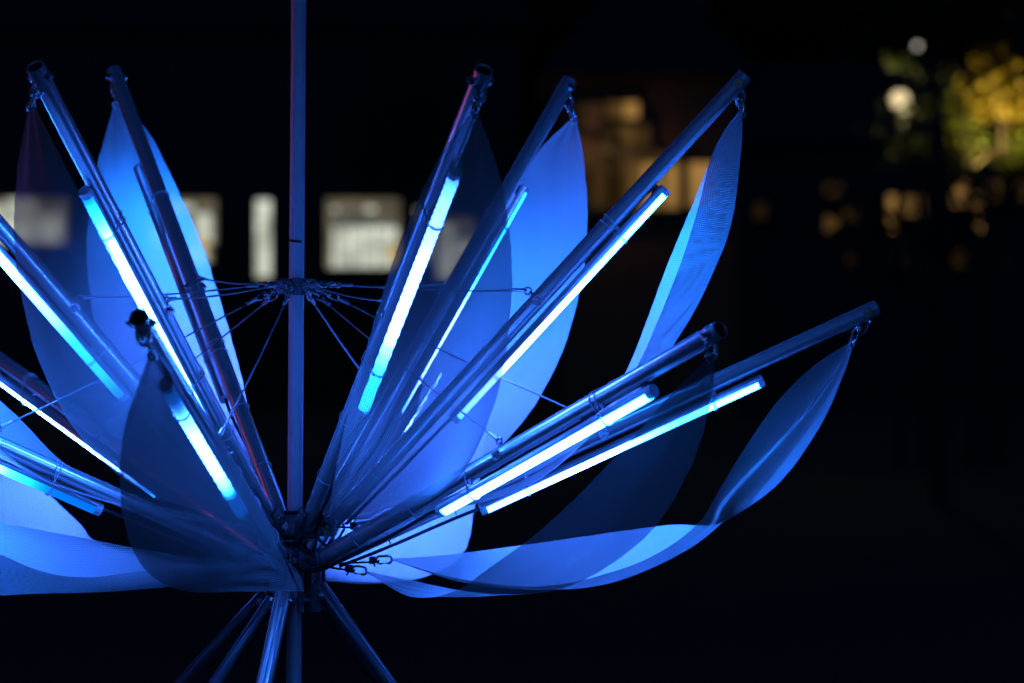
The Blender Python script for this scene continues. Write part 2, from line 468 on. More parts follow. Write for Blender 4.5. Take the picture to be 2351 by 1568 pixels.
for (u0, v0, u1, v1, m) in ((2038, 448, 2066, 530, 'amber1'), (2070, 452, 2120, 494, 'amber2'), (2186, 416, 2222, 472, 'amber1'), (2228, 446, 2262, 530, 'amber1'), (2268, 420, 2296, 458, 'amber2'), (2332, 414, 2372, 456, 'amber2'),
                            (1894, 496, 1924, 532, 'amber2'), (1938, 476, 1966, 506, 'amber3'), (1894, 422, 1932, 448, 'amber3'), (1732, 468, 1760, 502, 'amber4'), (2056, 585, 2076, 612, 'amber3'), (1944, 586, 1964, 608, 'amber4'), (2190, 572, 2214, 612, 'amber4')):
    window(hC, u0, v0, u1, v1, YC, 1, (0, 1), (m,))

def leaves(mb, c, rad, n, size, rng, sq=(1, 1, 1)):
    for _ in range(n):
        d = Vector((rng.gauss(0, 1), rng.gauss(0, 1), rng.gauss(0, 1))).normalized() * (rad * rng.random() ** 0.45)
        p = Vector(c) + Vector((d.x * sq[0], d.y * sq[1], d.z * sq[2]))
        a = Vector((rng.gauss(0, 1), rng.gauss(0, 1), rng.gauss(0, 0.7))).normalized(); _, s, b = frame(a)
        L = size * rng.uniform(0.7, 1.4); w = L * 0.32
        q = len(mb.v)
        mb.v += [p, p + a * L * 0.45 + s * w + b * w * 0.2, p + a * L, p + a * L * 0.45 - s * w + b * w * 0.2]; mb.uv += [(0, 0)] * 4
        mb.f += [(q, q + 1, q + 2), (q, q + 2, q + 3)]
def tree(name, label, base, top, r, clumps, m, leaf, group='trees at the right'):
    """clumps: (u, v, Y, radius, leaves)"""
    t = thing(name, base, label, 'tree', group)
    rng = random.Random(name + str(base.x))
    tr = MB(); base = Vector(base); top = Vector(top); pts = []
    for i in range(9):
        f = i / 8; pts.append(base.lerp(top, f) + Vector((math.sin(f * 4) * 0.06, math.cos(f * 3) * 0.05, 0)))
    for i in range(8): tr.tube(pts[i], pts[i + 1], r * (1 - 0.07 * i), r * (1 - 0.07 * (i + 1)), n=12, cap=False)
    cr = MB()
    for (u, v, Y, rad, n) in clumps:
        c = P(u, v, Y)
        k = min(range(9), key=lambda i: abs(pts[i].z - (c.z - 0.5 * (c - Vector((base.x, base.y, c.z))).length)))
        st = pts[k]; md = st.lerp(c, 0.5) + Vector((0, 0, 0.12))
        tr.sweep([crom([st, md, c], j / 6) for j in range(7)], r * 0.22, 6)
        leaves(cr, c, rad, n, leaf, rng)
    tr.build('trunk', M['bark'], t); cr.build('crown', M[m], t, smooth=False)
    return t
def gpos(u, Y): p = P(u, 700, Y); return Vector((p.x, p.y, 0))
tree('lit_tree', 'tree with yellow-green lamplit leaves and pale trunk at the right edge', gpos(2296, 27), P(2305, 180, 27), 0.055,
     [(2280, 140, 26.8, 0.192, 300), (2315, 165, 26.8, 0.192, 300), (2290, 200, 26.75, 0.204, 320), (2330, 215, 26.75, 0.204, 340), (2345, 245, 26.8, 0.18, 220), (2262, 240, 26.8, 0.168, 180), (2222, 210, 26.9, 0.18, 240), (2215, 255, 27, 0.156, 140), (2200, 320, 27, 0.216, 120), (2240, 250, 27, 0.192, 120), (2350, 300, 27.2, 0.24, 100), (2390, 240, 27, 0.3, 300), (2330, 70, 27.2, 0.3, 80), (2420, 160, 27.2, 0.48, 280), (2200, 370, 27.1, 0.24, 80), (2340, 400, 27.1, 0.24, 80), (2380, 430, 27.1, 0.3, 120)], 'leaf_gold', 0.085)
tree('green_tree', 'low green tree under the lit yellow crown at the right edge', gpos(2225, 26.3), P(2225, 300, 26.3), 0.05,
     [(2205, 285, 26.8, 0.22, 198), (2190, 340, 26.8, 0.242, 198), (2215, 390, 26.8, 0.22, 154), (2250, 330, 26.9, 0.22, 110), (2340, 390, 26.8, 0.242, 198), (2350, 340, 26.9, 0.22, 154), (2190, 240, 26.8, 0.154, 110), (2360, 440, 26.8, 0.22, 154)], 'leaf', 0.06)
tree('lamp_tree', 'bushy dark tree with green lit leaves round the globe lamp', gpos(2120, 26.6), P(2100, 200, 26.6), 0.05,
     [(2036, 232, 25.7, .075, 26), (2092, 272, 25.72, .11, 60), (2072, 292, 25.8, .09, 36), (2088, 250, 25.7, .06, 8), (2060, 140, 26, .16, 60), (2090, 345, 25.9, .17, 60), (2120, 330, 26, .18, 60), (2055, 350, 25.9, .16, 50), (2130, 250, 26.2, .16, 40), (2010, 300, 26.3, .2, 40), (2150, 180, 26.4, .25, 60)], 'leaf', 0.075)
tree('dark_tree', 'dark tree with bare black trunk standing left of the lit tree', gpos(2158, 20), P(2150, 40, 20), 0.075,
     [(2180, -20, 20, .5, 220), (2080, -40, 20, .6, 220), (1950, 60, 20.3, .5, 160), (2250, 20, 20, .4, 120), (2085, 500, 19.9, .20, 45), (2040, 540, 19.8, .18, 45), (2205, 480, 19.9, .18, 45), (2250, 500, 19.8, .2, 55), (2290, 470, 19.8, .15, 45), (2300, 390, 19.9, .17, 60), (2320, 480, 19.8, .2, 70), (2250, 420, 19.9, .14, 20), (1920, 470, 19.9, .25, 40), (1960, 520, 19.8, .25, 50), (2060, 580, 19.8, .25, 80), (2180, 560, 19.8, .22, 60), (2000, 600, 19.8, .3, 80), (2280, 560, 19.8, .3, 120), (1900, 430, 19.8, .2, 30), (1760, 500, 19.9, .25, 40)], 'leaf_dark', 0.075)
tree('far_tree', 'faint dark tree in front of the long house roof between mast and arms', gpos(930, 36), P(935, 250, 36), 0.14,
     [(880, 260, 36, .7, 260), (960, 255, 36, .8, 300), (1000, 330, 36, .6, 200), (900, 360, 36, .7, 220), (830, 350, 36, .6, 180), (990, 250, 36, .5, 160)], 'leaf_dark', 0.12, None)
# clipped hedge
hd = thing('hedge', gpos(720, 44), 'low clipped hedge in front of the lit windows', 'hedge')
hb_ = MB(); rng = random.Random(5); x0, x1, z0, z1 = rect(560, 690, 880, 740, 44)
for _ in range(3600):
    p = Vector((rng.uniform(x0, x1), 44 + rng.uniform(-.3, .3), rng.uniform(0.05, z1)))
    leaves(hb_, p, 0.04, 1, 0.07, rng)
hb_.build('foliage', M['leaf_dark'], hd, smooth=False)
MB().box(((x0 + x1) / 2, 44, z1 / 2), (x1 - x0 - 0.1, 0.4, z1 - 0.1)).build('inner_branches', M['bark'], hd, smooth=False)

def lamp(name, label, u, v, Y, r, col, s, watts, below=0.35):
    c = P(u, v, Y); t = thing(name, (c.x, c.y, 0), label, 'street lamp', 'garden lamps at the right')
    MB().tube((c.x, c.y, 0), (c.x, c.y, c.z - r * 0.9), 0.045, 0.032, n=14).build('post', M['post'], t)
    MB().tube((c.x, c.y, c.z - r * 1.05), (c.x, c.y, c.z - r * 0.8), r * 0.6, r * 0.7, n=16).build('collar', M['post'], t)
    MB().ball(c, r, 18, 12).build('globe', emit(name + '_globe', col, s), t)
    MB().tube((c.x, c.y, c.z + r * 0.92), (c.x, c.y, c.z + r * 1.08), r * 0.5, r * 0.2, n=16).build('cap', M['post'], t)
    if watts:
        ld = bpy.data.lights.new(name + '_light', 'POINT'); ld.energy = watts; ld.color = col; ld.shadow_soft_size = r
        lo = bpy.data.objects.new('lamp_light', ld); COL.objects.link(lo); lo.parent = t
        lo.location = (0.0, -r * 1.6, c.z)
    return t
lamp('globe_lamp', 'cream glowing globe lamp among leaves at right', 2066, 229, 26, 0.095, (1.0, 0.78, 0.42), 1.0, 12)
lamp('street_lamp', 'small pale far lamp high above the globe lamp', 2106, 106, 70, 0.06, (1.0, 0.92, 0.80), 1.2, 0)
# floodlight on a short pole under the lit tree
ug = gpos(2262, 26.0); uh = P(2262, 452, 26.0)
up_t = thing('floodlight', ug, 'small dark floodlight on a pole under the lit yellow crown', 'floodlight')
MB().tube(ug, uh - Vector((0, 0, 0.05)), 0.03, 0.025, n=12).build('pole', M['post'], up_t)
MB().tube(uh - Vector((0, 0.02, 0.05)), uh + Vector((0.01, 0.06, 0.06)), 0.05, 0.065, n=18).build('lamp_head', M['post'], up_t)
ld = bpy.data.lights.new('floodlight', 'SPOT'); ld.energy = 330; ld.color = (1.0, 0.74, 0.22); ld.spot_size = R(75); ld.spot_blend = 0.7; ld.shadow_soft_size = 0.06
lo = bpy.data.objects.new('floodlight_beam', ld); COL.objects.link(lo); lo.parent = up_t
lo.location = uh + Vector((0.02, 0.10, 0.10)) - ug
tgt = P(2300, 190, 26.9) - (uh + Vector((0.02, 0.10, 0.10)))
lo.rotation_euler = tgt.to_track_quat('-Z', 'Y').to_euler()

# ------------------------------------------------------------------ sculpture: frame
MAST_TOP, MAST_HUB = P(686.5, -160, 0), P(677, 1190, 0)
mast_dir = (MAST_TOP - MAST_HUB).normalized()
def axis_at(v):
    p = P(677, v, 0); t = (p.z - MAST_HUB.z) / mast_dir.z
    return MAST_HUB + mast_dir * t
foot = MAST_HUB - mast_dir * (MAST_HUB.z / mast_dir.z)
sculpt = thing('flower_sculpture', foot, 'tall aluminium flower frame with central mast, radiating tubes and splayed legs', 'sculpture')
UP_L, LOW_L = 1.385, 1.405
AR = 0.0192
# name: azimuth, root v, root radius, tip pixel, front/back sign, led ends (pixel u,v)
ARMS = {
 'A': dict(az=-125, rv=1196, rr=0.085, tip=(80, 152), L=UP_L, sg=-1),
 'B': dict(az=115, rv=1196, rr=0.085, tip=(260, 160), L=UP_L, sg=1),
 'C': dict(az=-65, rv=1196, rr=0.085, tip=(1112, 160), L=UP_L, sg=-1),
 'D': dict(az=55, rv=1196, rr=0.095, tip=(1308, 184), L=UP_L, sg=1),
 'E': dict(az=5, rv=1196, rr=0.090, tip=(1712, 172), L=UP_L, sg=1),
 'I': dict(az=-175, rv=1196, rr=0.090, tip=(-305, 170), L=UP_L, sg=-1),
 'F': dict(az=-50, rv=1285, rr=0.080, tip=(1655, 757), L=LOW_L, sg=-1),
 'G': dict(az=10, rv=1285, rr=0.080, tip=(2014, 706), L=LOW_L, sg=1),
 'H': dict(az=-105, rv=1285, rr=0.080, tip=(318, 728), L=LOW_L, sg=-1),
 'J': dict(az=130, rv=1285, rr=0.080, tip=(-118, 742), L=LOW_L, sg=1),
 'Q': dict(az=-170, rv=1285, rr=0.080, tip=(-690, 716), L=LOW_L, sg=-1),
 'K': dict(az=70, rv=1285, rr=0.080, tip=(1075, 700), L=LOW_L, sg=1),
}
for k, a in ARMS.items():
    az = R(a['az'])
    a['root'] = axis_at(a['rv']) + Vector((math.cos(az), math.sin(az), 0)) * a['rr']
    lo = a['root'].y; hi = lo + a['sg'] * 1.6          # solve the depth of the tip from the tube's length
    f = lambda y: (P(a['tip'][0], a['tip'][1], y) - a['root']).length - a['L']
    if f(lo) > 0: y = lo
    else:
        for _ in range(50):
            y = (lo + hi) / 2
            if f(y) > 0: hi = y
            else: lo = y
    a['end'] = P(a['tip'][0], a['tip'][1], y)
    d = (a['end'] - a['root']).normalized()
    s = d.cross(Vector((0, 0, 1))).normalized()
    nrm = s.cross(d).normalized()
    if nrm.z > 0: nrm = -nrm
    a['dir'], a['side'], a['n'], a['len'] = d, s, nrm, (a['end'] - a['root']).length

def on_arm(a, s): return a['root'] + a['dir'] * (a['len'] * s)

mast = MB().tube(foot, MAST_TOP, 0.0176, n=32, segs=30).build('mast', M['mast'], sculpt)
# marker line on the mast
mk = MB(); c = axis_at(551); base = len(mk.v)
for i in range(15):
    an = R(-165 + 150 * i / 14 * 0.78)
    for w in (0, 1):
        z = (0.0035 if w else -0.0035) * (1 - 0.5 * abs(i / 14 - 0.6)) - 0.004 * math.sin(i / 14 * 1.4)
        mk.v.append(c + Vector((math.cos(an), math.sin(an), 0)) * 0.0181 + mast_dir * z); mk.uv.append((i, w))
for i in range(14):
    q = base + 2 * i; mk.f.append((q, q + 2, q + 3, q + 1))
mk.build('ink_mark', M['ink'], mast)

for k, a in ARMS.items():
    arm = MB().pipe(a['root'] - a['dir'] * 0.01, a['end'], AR).build('arm', M['alu'], sculpt, flat_caps=False)
    tipb = on_arm(a, 1 - 0.028 / a['len'])
    MB().tube(a['end'] - a['dir'] * 0.03, a['end'] - a['dir'] * 0.0035, AR - 0.0028, n=24).build('bore_shade', M['black'], arm)  # black plug standing in for the shade inside the open tube end
    for sg in (1, -1): bolt(arm, tipb + a['side'] * AR * sg, a['side'] * sg, 0.0075)
    a['tipb'] = tipb
    # bolt that takes the stay cable, facing the mast
    inn = -a['n']; mid = on_arm(a, 0.495)
    for sg in (1, -1): bolt(arm, mid + a['side'] * AR * sg, a['side'] * sg, 0.0085)
    eye = MB(); eye.tube(mid + inn * (AR - 0.002), mid + inn * (AR + 0.008), 0.0055, n=10)
    eye.sweep(racetrack(mid + inn * (AR + 0.012), a['dir'], inn, 0.016, 0.016, 8), 0.0026, 7, True)
    eye.build('eye_bolt', M['steel'], arm)
    a['eye'] = mid + inn * (AR + 0.014)

# collar with shackles, stay cables
colp = axis_at(657)
col = MB().tube(colp - mast_dir * 0.018, colp + mast_dir * 0.016, 0.0212, n=32)
col.tube(colp + mast_dir * 0.0158, colp + mast_dir * 0.0185, 0.0226, n=32)
col.tube(colp - mast_dir * 0.0205, colp - mast_dir * 0.0178, 0.0226, n=32)
collar = col.build('collar', M['hub'], sculpt)
for k, a in ARMS.items():
    to = a['eye'] - colp; h = Vector((to.x, to.y, 0)).normalized()
    low = a['rv'] > 1240
    zo = -0.006 if low else 0.005
    p0 = colp + h * 0.0215 + mast_dir * zo
    rng = random.Random(ord(k))
    sd = h.cross(Vector((0, 0, 1)))
    lug = MB(); c0 = p0 + h * 0.011
    lug.sweep(racetrack(c0, h, Vector((0, 0, 1)), 0.028, 0.020, 8), 0.0032, 8, True)
    lug.build('shackle', M['steel'], collar)
    start = p0 + h * 0.026
    d = (a['eye'] - start).normalized()
    ql = MB(); wob = (Vector((0, 0, 1)) * rng.uniform(-0.6, 0.6) + sd).normalized()
    ql.sweep(racetrack(start + d * 0.014, d, wob, 0.038, 0.017, 8), 0.0028, 8, True)
    ql.tube(start + d * 0.008 + wob * 0.0085, start + d * 0.022 + wob * 0.0085, 0.0045, n=6)
    q2 = MB(); w2 = d.cross(wob)
    q2.sweep(racetrack(start + d * 0.040, d, w2, 0.028, 0.013, 8), 0.0024, 8, True)
    cable = MB()
    pts = []
    s0 = start + d * 0.052; e0 = a['eye']
    for i in range(15):
        t = i / 14; p = s0.lerp(e0, t); p.z -= 0.006 * math.sin(PI * t); pts.append(p)
    cable.sweep(pts, 0.0021, 8)
    cab = cable.build('stay_cable', M['cable'], sculpt)
    ql.build('quick_link', M['steel'], cab); q2.build('thimble', M['steel'], cab)
    sl = MB().tube(s0 + d * 0.002, s0 + d * 0.030, 0.0048, 0.0042, n=12); sl.build('sleeve', M['housing'], cab)
    sl = MB().tube(e0 - d * 0.034, e0 - d * 0.006, 0.0044, 0.0048, n=12); sl.build('sleeve', M['housing'], cab)

# hub: sleeve, two clamp tiers with bolts, brackets, plates
def hub_block(c, size, ang, name, bolts=1, m='hub', parent=None):
    X = Vector((math.cos(ang), math.sin(ang), 0)); Y = Vector((-math.sin(ang), math.cos(ang), 0)); Z = Vector((0, 0, 1))
    o = MB().box(c, size, (X, Y, Z), 0.003).build(name, M[m], parent or sculpt, smooth=False)
    for i in range(bolts):
        off = (i - (bolts - 1) / 2) * size[1] * 0.55
        bolt(o, c + X * (size[0] / 2) + Y * off, X, 0.0075)
    return o
hubc = axis_at(1205)
sle = MB().tube(axis_at(1300), axis_at(1172), 0.026, n=28).build('hub_sleeve', M['black'], sculpt)
for k, a in ARMS.items():
    az = math.atan2(a['dir'].y, a['dir'].x)
    h = Vector((math.cos(az), math.sin(az), 0))
    v = a['rv'] + (12 if a['rv'] < 1240 else 0)
    c = axis_at(v) + h * 0.040
    hub_block(c, (0.034, 0.052, 0.044), az, 'clamp_block', 1)
    # cheeks that grip the tube
    for sgn in (-1, 1):
        X = a['dir']; Y = a['side']; Z = a['n']
        MB().box(a['root'] + X * 0.004 + Y * sgn * (AR + 0.0045), (0.075, 0.006, 0.032), (X, Y, Z), 0.0015).build('cheek_plate', M['hub'], sculpt, smooth=False)
    for sg in (1, -1): bolt(sculpt, a['root'] + a['dir'] * 0.016 + a['side'] * (AR + 0.0075) * sg, a['side'] * sg, 0.007)
hub_block(axis_at(1204) + Vector((-0.004, -0.052, 0)), (0.030, 0.062, 0.046), R(-93), 'clamp_block', 2)
hub_block(axis_at(1211) + Vector((0.074, -0.045, 0)), (0.030, 0.044, 0.034), R(-86), 'clamp_block', 1)
hub_block(axis_at(1276) + Vector((0.040, -0.072, 0)), (0.026, 0.058, 0.040), R(-80), 'clamp_block', 1)
hub_block(axis_at(1276) + Vector((-0.012, -0.060, 0)), (0.020, 0.044, 0.052), R(-96), 'clamp_block', 0)
for dx, dyy, w in ((0.052, -0.045, 0.024), (0.018, -0.060, 0.016), (-0.030, -0.048, 0.018), (0.060, 0.020, 0.02), (-0.05, 0.03, 0.02)):
    c = axis_at(1345) + Vector((dx, dyy, 0))
    MB().box(c, (w, 0.008, 0.115), None, 0.002).build('hub_plate', M['hub'], sculpt, smooth=False)
MB().tube(axis_at(1300), axis_at(1292), 0.075, n=28).build('hub_flange', M['hub'], sculpt)
MB().tube(axis_at(1376), axis_at(1368), 0.062, n=28).build('hub_flange', M['hub'], sculpt)
MB().tube(axis_at(1240), axis_at(1234), 0.060, n=28).build('hub_flange', M['hub'], sculpt)

# splayed legs
LEGS = [(-104, 0.75, 1352, 0.080), (-28, 0.89, 1345, 0.066), (44, 0.95, 1366, 0.055), (100, 0.80, 1370, 0.05), (178, 0.92, 1362, 0.062), (-146, 0.78, 1374, 0.055)]
for az, rg, v, rt in LEGS:
    h = Vector((math.cos(R(az)), math.sin(R(az)), 0))
    top = axis_at(v) + h * rt; bot = Vector((foot.x, foot.y, 0)) + h * rg
    leg = MB().tube(bot + Vector((0, 0, 0.012)), top, 0.0185, n=26, segs=12).build('stand_leg', M['alu' if az == -104 else 'leg'], sculpt)  # front leg keeps the bright metal, the rest take the shade-darkened copy
    MB().tube(bot, bot + Vector((0, 0, 0.016)), 0.045, 0.04, n=20).build('foot_plate', M['hub'], leg)
    sd = (top - bot).normalized().cross(Vector((0, 0, 1))).normalized()
    q = top.lerp(bot, 0.02)
    for sg in (1, -1): bolt(leg, q + sd * 0.0185 * sg, sd * sg, 0.007)

# ------------------------------------------------------------------ LED light tubes
LED = {  # fraction along the arm of both ends, levels of the diodes from the hub end (0) to the tip end (1), place in the photo
 'A': ((0.230, 0.735), [(0, .4), (.15, 1), (.72, 1), (.86, .75), (1, .22)], 'lit light tube tied along the leftmost tall upright arm, half behind dark mesh'),
 'B': ((0.230, 0.760), [(0, .45), (.12, 1), (.8, .95), (1, .8)], 'light tube turned away behind the thin dark arm just left of the mast'),
 'C': ((0.235, 0.735), [(0, .52), (.17, .58), (.26, .8), (.36, 1), (.66, 1), (.74, .8), (.93, .66), (1, .5)], 'wide white-blue light tube seen through mesh, first right of the mast'),
 'D': ((0.250, 0.745), [(0, .5), (.2, .8), (.45, 1), (.62, .9), (.8, .62), (1, .5)], 'thin edge-on light tube on the second tall arm right of the mast'),
 'E': ((0.245, 0.760), [(0, .55), (.2, .62), (.3, 1), (1, 1)], 'long bright light tube on the tall diagonal arm leaning right'),
 'I': ((0.310, 0.800), [(0, .3), (.10, .5), (.24, .58), (.34, 1), (1, 1)], 'bright light tube on the steep arm cut off by the left edge'),
 'F': ((0.300, 0.830), [(0, .9), (.1, 1), (.3, .95), (1, 1)], 'thick bright light tube on the low front arm at right'),
 'G': ((0.305, 0.800), [(0, .7), (.12, .75), (.3, 1), (1, .95)], 'bright light tube on the longest low arm pointing right'),
 'H': ((0.190, 0.670), [(0, .06), (.12, .12), (.24, .9), (.34, 1), (.66, 1), (.8, .7), (.92, .2), (1, .1)], 'light tube behind dark mesh on the short arm pointing at the viewer'),
 'J': ((0.330, 0.830), [(0, .5), (.1, .55), (.3, 1), (1, 1)], 'thin bright light tube on the middle arm at the left edge'),
 'Q': ((0.330, 0.820), [(0, .10), (.15, .14), (.24, .35), (.31, .6), (.38, 1), (1, 1)], 'lowest light tube at the left edge, bluish toward its right end'),
 'K': ((0.260, 0.760), [(0, .8), (.2, 1), (1, .9)], 'light tube on the low back arm, dim behind petals right of the mast'),
}
LR = 0.0140
LILAC = dict(A=(.05, .8, .5), B=(0, .62, 1), C=(.25, 1, .8), D=(0, .5, .9), E=(.0, .58, 1), I=(.35, 1, .4), F=(.1, .8, .45), G=(.0, .6, .6), H=(.25, .9, .5), J=(.1, 1, .8), Q=(.4, 1, .3), K=(0, 1, .8))   # run of each tube set to lilac, from hub end
ROLL = dict(A=10, B=75, C=0, D=4, E=10, I=8, F=16, G=2, H=0, J=12, Q=0, K=0)   # how far each tube is turned about its own length, away from the viewer's side
def pix(p):
    r = p - CAM; f = r.y * math.cos(PITCH) - r.z * math.sin(PITCH); up = r.y * math.sin(PITCH) + r.z * math.cos(PITCH)
    return CU + FPX * r.x / f, CV - FPX * up / f
LOW_END = dict(A=(466, 990), B=(515, 915), C=(826, 940), D=(910, 955), E=(1045, 965), I=(270, 925), F=(1012, 1168), G=(1107, 1165), H=(560, 1172), J=(370, 1142), Q=(228, 1162))
for k, ((s0, s1), prof, lab) in LED.items():
    a = ARMS[k]
    d, s, nrm = a['dir'], a['side'], a['n']
    off = nrm * (AR + LR + 0.010)
    if k in LOW_END:
        q = LOW_END[k]
        s0 = min((i / 400 for i in range(40, 240)), key=lambda x: (Vector(pix(on_arm(a, x) + off)) - Vector(q)).length)
    s1 = s0 + 0.715 / a['len']
    print('LED', k, round(s0, 3), round(s1, 3), [round(c) for c in pix(on_arm(a, s0) + off)], [round(c) for c in pix(on_arm(a, s1) + off)])
    p0 = on_arm(a, s0) + off; p1 = on_arm(a, s1) + off; L = (p1 - p0).length
    sy = s if s.y > 0 else -s; ra = R(ROLL[k])
    arm_n = nrm; arm_s = s
    nrm = arm_n * math.cos(ra) + sy * math.sin(ra); s = d.cross(nrm).normalized()
    t = thing('light_tube', p0, lab, 'light tube', 'light tubes tied to the arms')
    hb = MB(); n = 14; base = 0
    # housing: back half with a flat spine, open toward the diffuser
    hp = [(-LR * 0.98, 0.002), (-LR * 0.98, 0.006)] + [(-LR * 0.98 * math.cos(x), 0.006 + 0.010 * math.sin(x)) for x in [R(20), R(45), R(70), R(90), R(110), R(135), R(160)]] + [(LR * 0.98, 0.006), (LR * 0.98, 0.002)]
    for j, e in enumerate((p0, p1)):
        for (x, y) in hp:
            hb.v.append(e + s * x - nrm * y); hb.uv.append((x, j * L))
    m_ = len(hp)
    for i in range(m_ - 1): hb.f.append((i, i + 1, m_ + i + 1, m_ + i))
    hb.f.append(tuple(range(m_))); hb.f.append(tuple(range(2 * m_ - 1, m_ - 1, -1)))
    hb.build('housing', M['housing'], t)
    # lit diffuser: front half round
    lb = MB(); NS = 64; g = []
    def level(x):
        for (xa, ga), (xb, gb_) in zip(prof, prof[1:]):
            if x <= xb: return ga + (gb_ - ga) * (x - xa) / max(1e-6, xb - xa)
        return prof[-1][1]
    arc = [R(-24 + 228 * i / n) for i in range(n + 1)]
    for j in range(NS + 1):
        e = p0.lerp(p1, 0.008 + 0.984 * j / NS); gl = level(j / NS)
        for x in arc:
            lb.v.append(e + s * (LR * 0.93 * math.cos(x)) + nrm * (LR * 0.98 * math.sin(x) - 0.0)); lb.uv.append((x, j / NS)); g.append(gl)
    for j in range(NS):
        for i in range(n):
            q = j * (n + 1) + i; lb.f.append((q, q + 1, q + n + 2, q + n + 1))
    lens = lb.build('diffuser', M['led'], t)
    at = lens.data.attributes.new('glow', 'FLOAT', 'POINT'); at.data.foreach_set('value', g)
    lo0, lo1, lmax = LILAC[k]
    at = lens.data.attributes.new('lilac', 'FLOAT', 'POINT')
    at.data.foreach_set('value', [lmax * max(0, min(1, (uv_[1] - lo0 + .1) / .2)) * max(0, min(1, (lo1 + .1 - uv_[1]) / .2)) for uv_ in lb.uv])
    for e, dd in ((p0, -d), (p1, d)):
        cb = MB().tube(e - dd * 0.010 - nrm * 0.001, e + dd * 0.005 - nrm * 0.001, LR * 1.06, LR * 1.02, n=20); cb.build('end_cap', M['cap'], t)
    # wire ties round tube and arm, each with a clip
    rng = random.Random(k + 'w')
    nrm, s = arm_n, arm_s
    for sx in (0.17, 0.80):
        sx += rng.uniform(-0.02, 0.03)
        for rep in range(2):
            c1 = p0.lerp(p1, sx) ; ca = c1 - off
            sk = rng.uniform(-0.014, 0.014)
            pts = []
            for i in range(13):
                x = PI * i / 12
                pts.append(c1 + s * (math.cos(x) * (LR + 0.003)) + nrm * (math.sin(x) * (LR + 0.003)) + d * (rep * 0.004))
            for i in range(13):
                x = PI + PI * i / 12
                pts.append(ca + s * (math.cos(x) * (AR + 0.0022)) + nrm * (math.sin(x) * (AR + 0.0022)) + d * (rep * 0.005 + sk))
            tie = MB().sweep(pts, 0.0013, 6, True).build('wire_tie', M['tie'], t)
        MB().box(c1 - nrm * 0.022 + s * 0.010 + d * 0.012, (0.010, 0.007, 0.012), (d, s, nrm), 0.001).build('clip', M['cap'], t, smooth=False)
    # black lead: from the hub end of the tube, up to the arm and down to the hub
    pts = [p0 - d * 0.002 - nrm * 0.003]
    for i in range(1, 15):
        x = i / 14
        b = on_arm(a, s0 * (1 - x) + 0.01)
        wv = math.sin(x * 9 + ord(k)) * 0.006
        pts.append(b + nrm * (AR + 0.006 + 0.014 * (1 - x) ** 3 + 0.006 * math.sin(PI * x)) + s * wv)
    sm = [crom(pts, i / 40) for i in range(41)]
    MB().sweep(sm, 0.0042, 8).build('power_lead', M['black'], t)
    for x in (0.35, 0.8):
        c1 = on_arm(a, s0 * x + 0.01)
        pts = [c1 + s * (math.cos(y) * (AR + 0.004)) + nrm * (math.sin(y) * (AR + 0.0065) + 0.003) for y in [2 * PI * i / 20 for i in range(20)]]
        MB().sweep(pts, 0.0014, 6, True).build('wire_tie', M['tie'], t)
    # lead at the tip end
    pts = [p1 - d * 0.03 - nrm * 0.015, p1 - d * 0.005 - nrm * (LR + 0.006), p1 - d * 0.05 - nrm * (LR + 0.012), p1 - d * 0.16 - nrm * (LR + 0.010), p1 - d * 0.22 - nrm * (LR + 0.006)]
    MB().sweep([crom(pts, i / 24) for i in range(25)], 0.0036, 8).build('power_lead', M['black'], t)

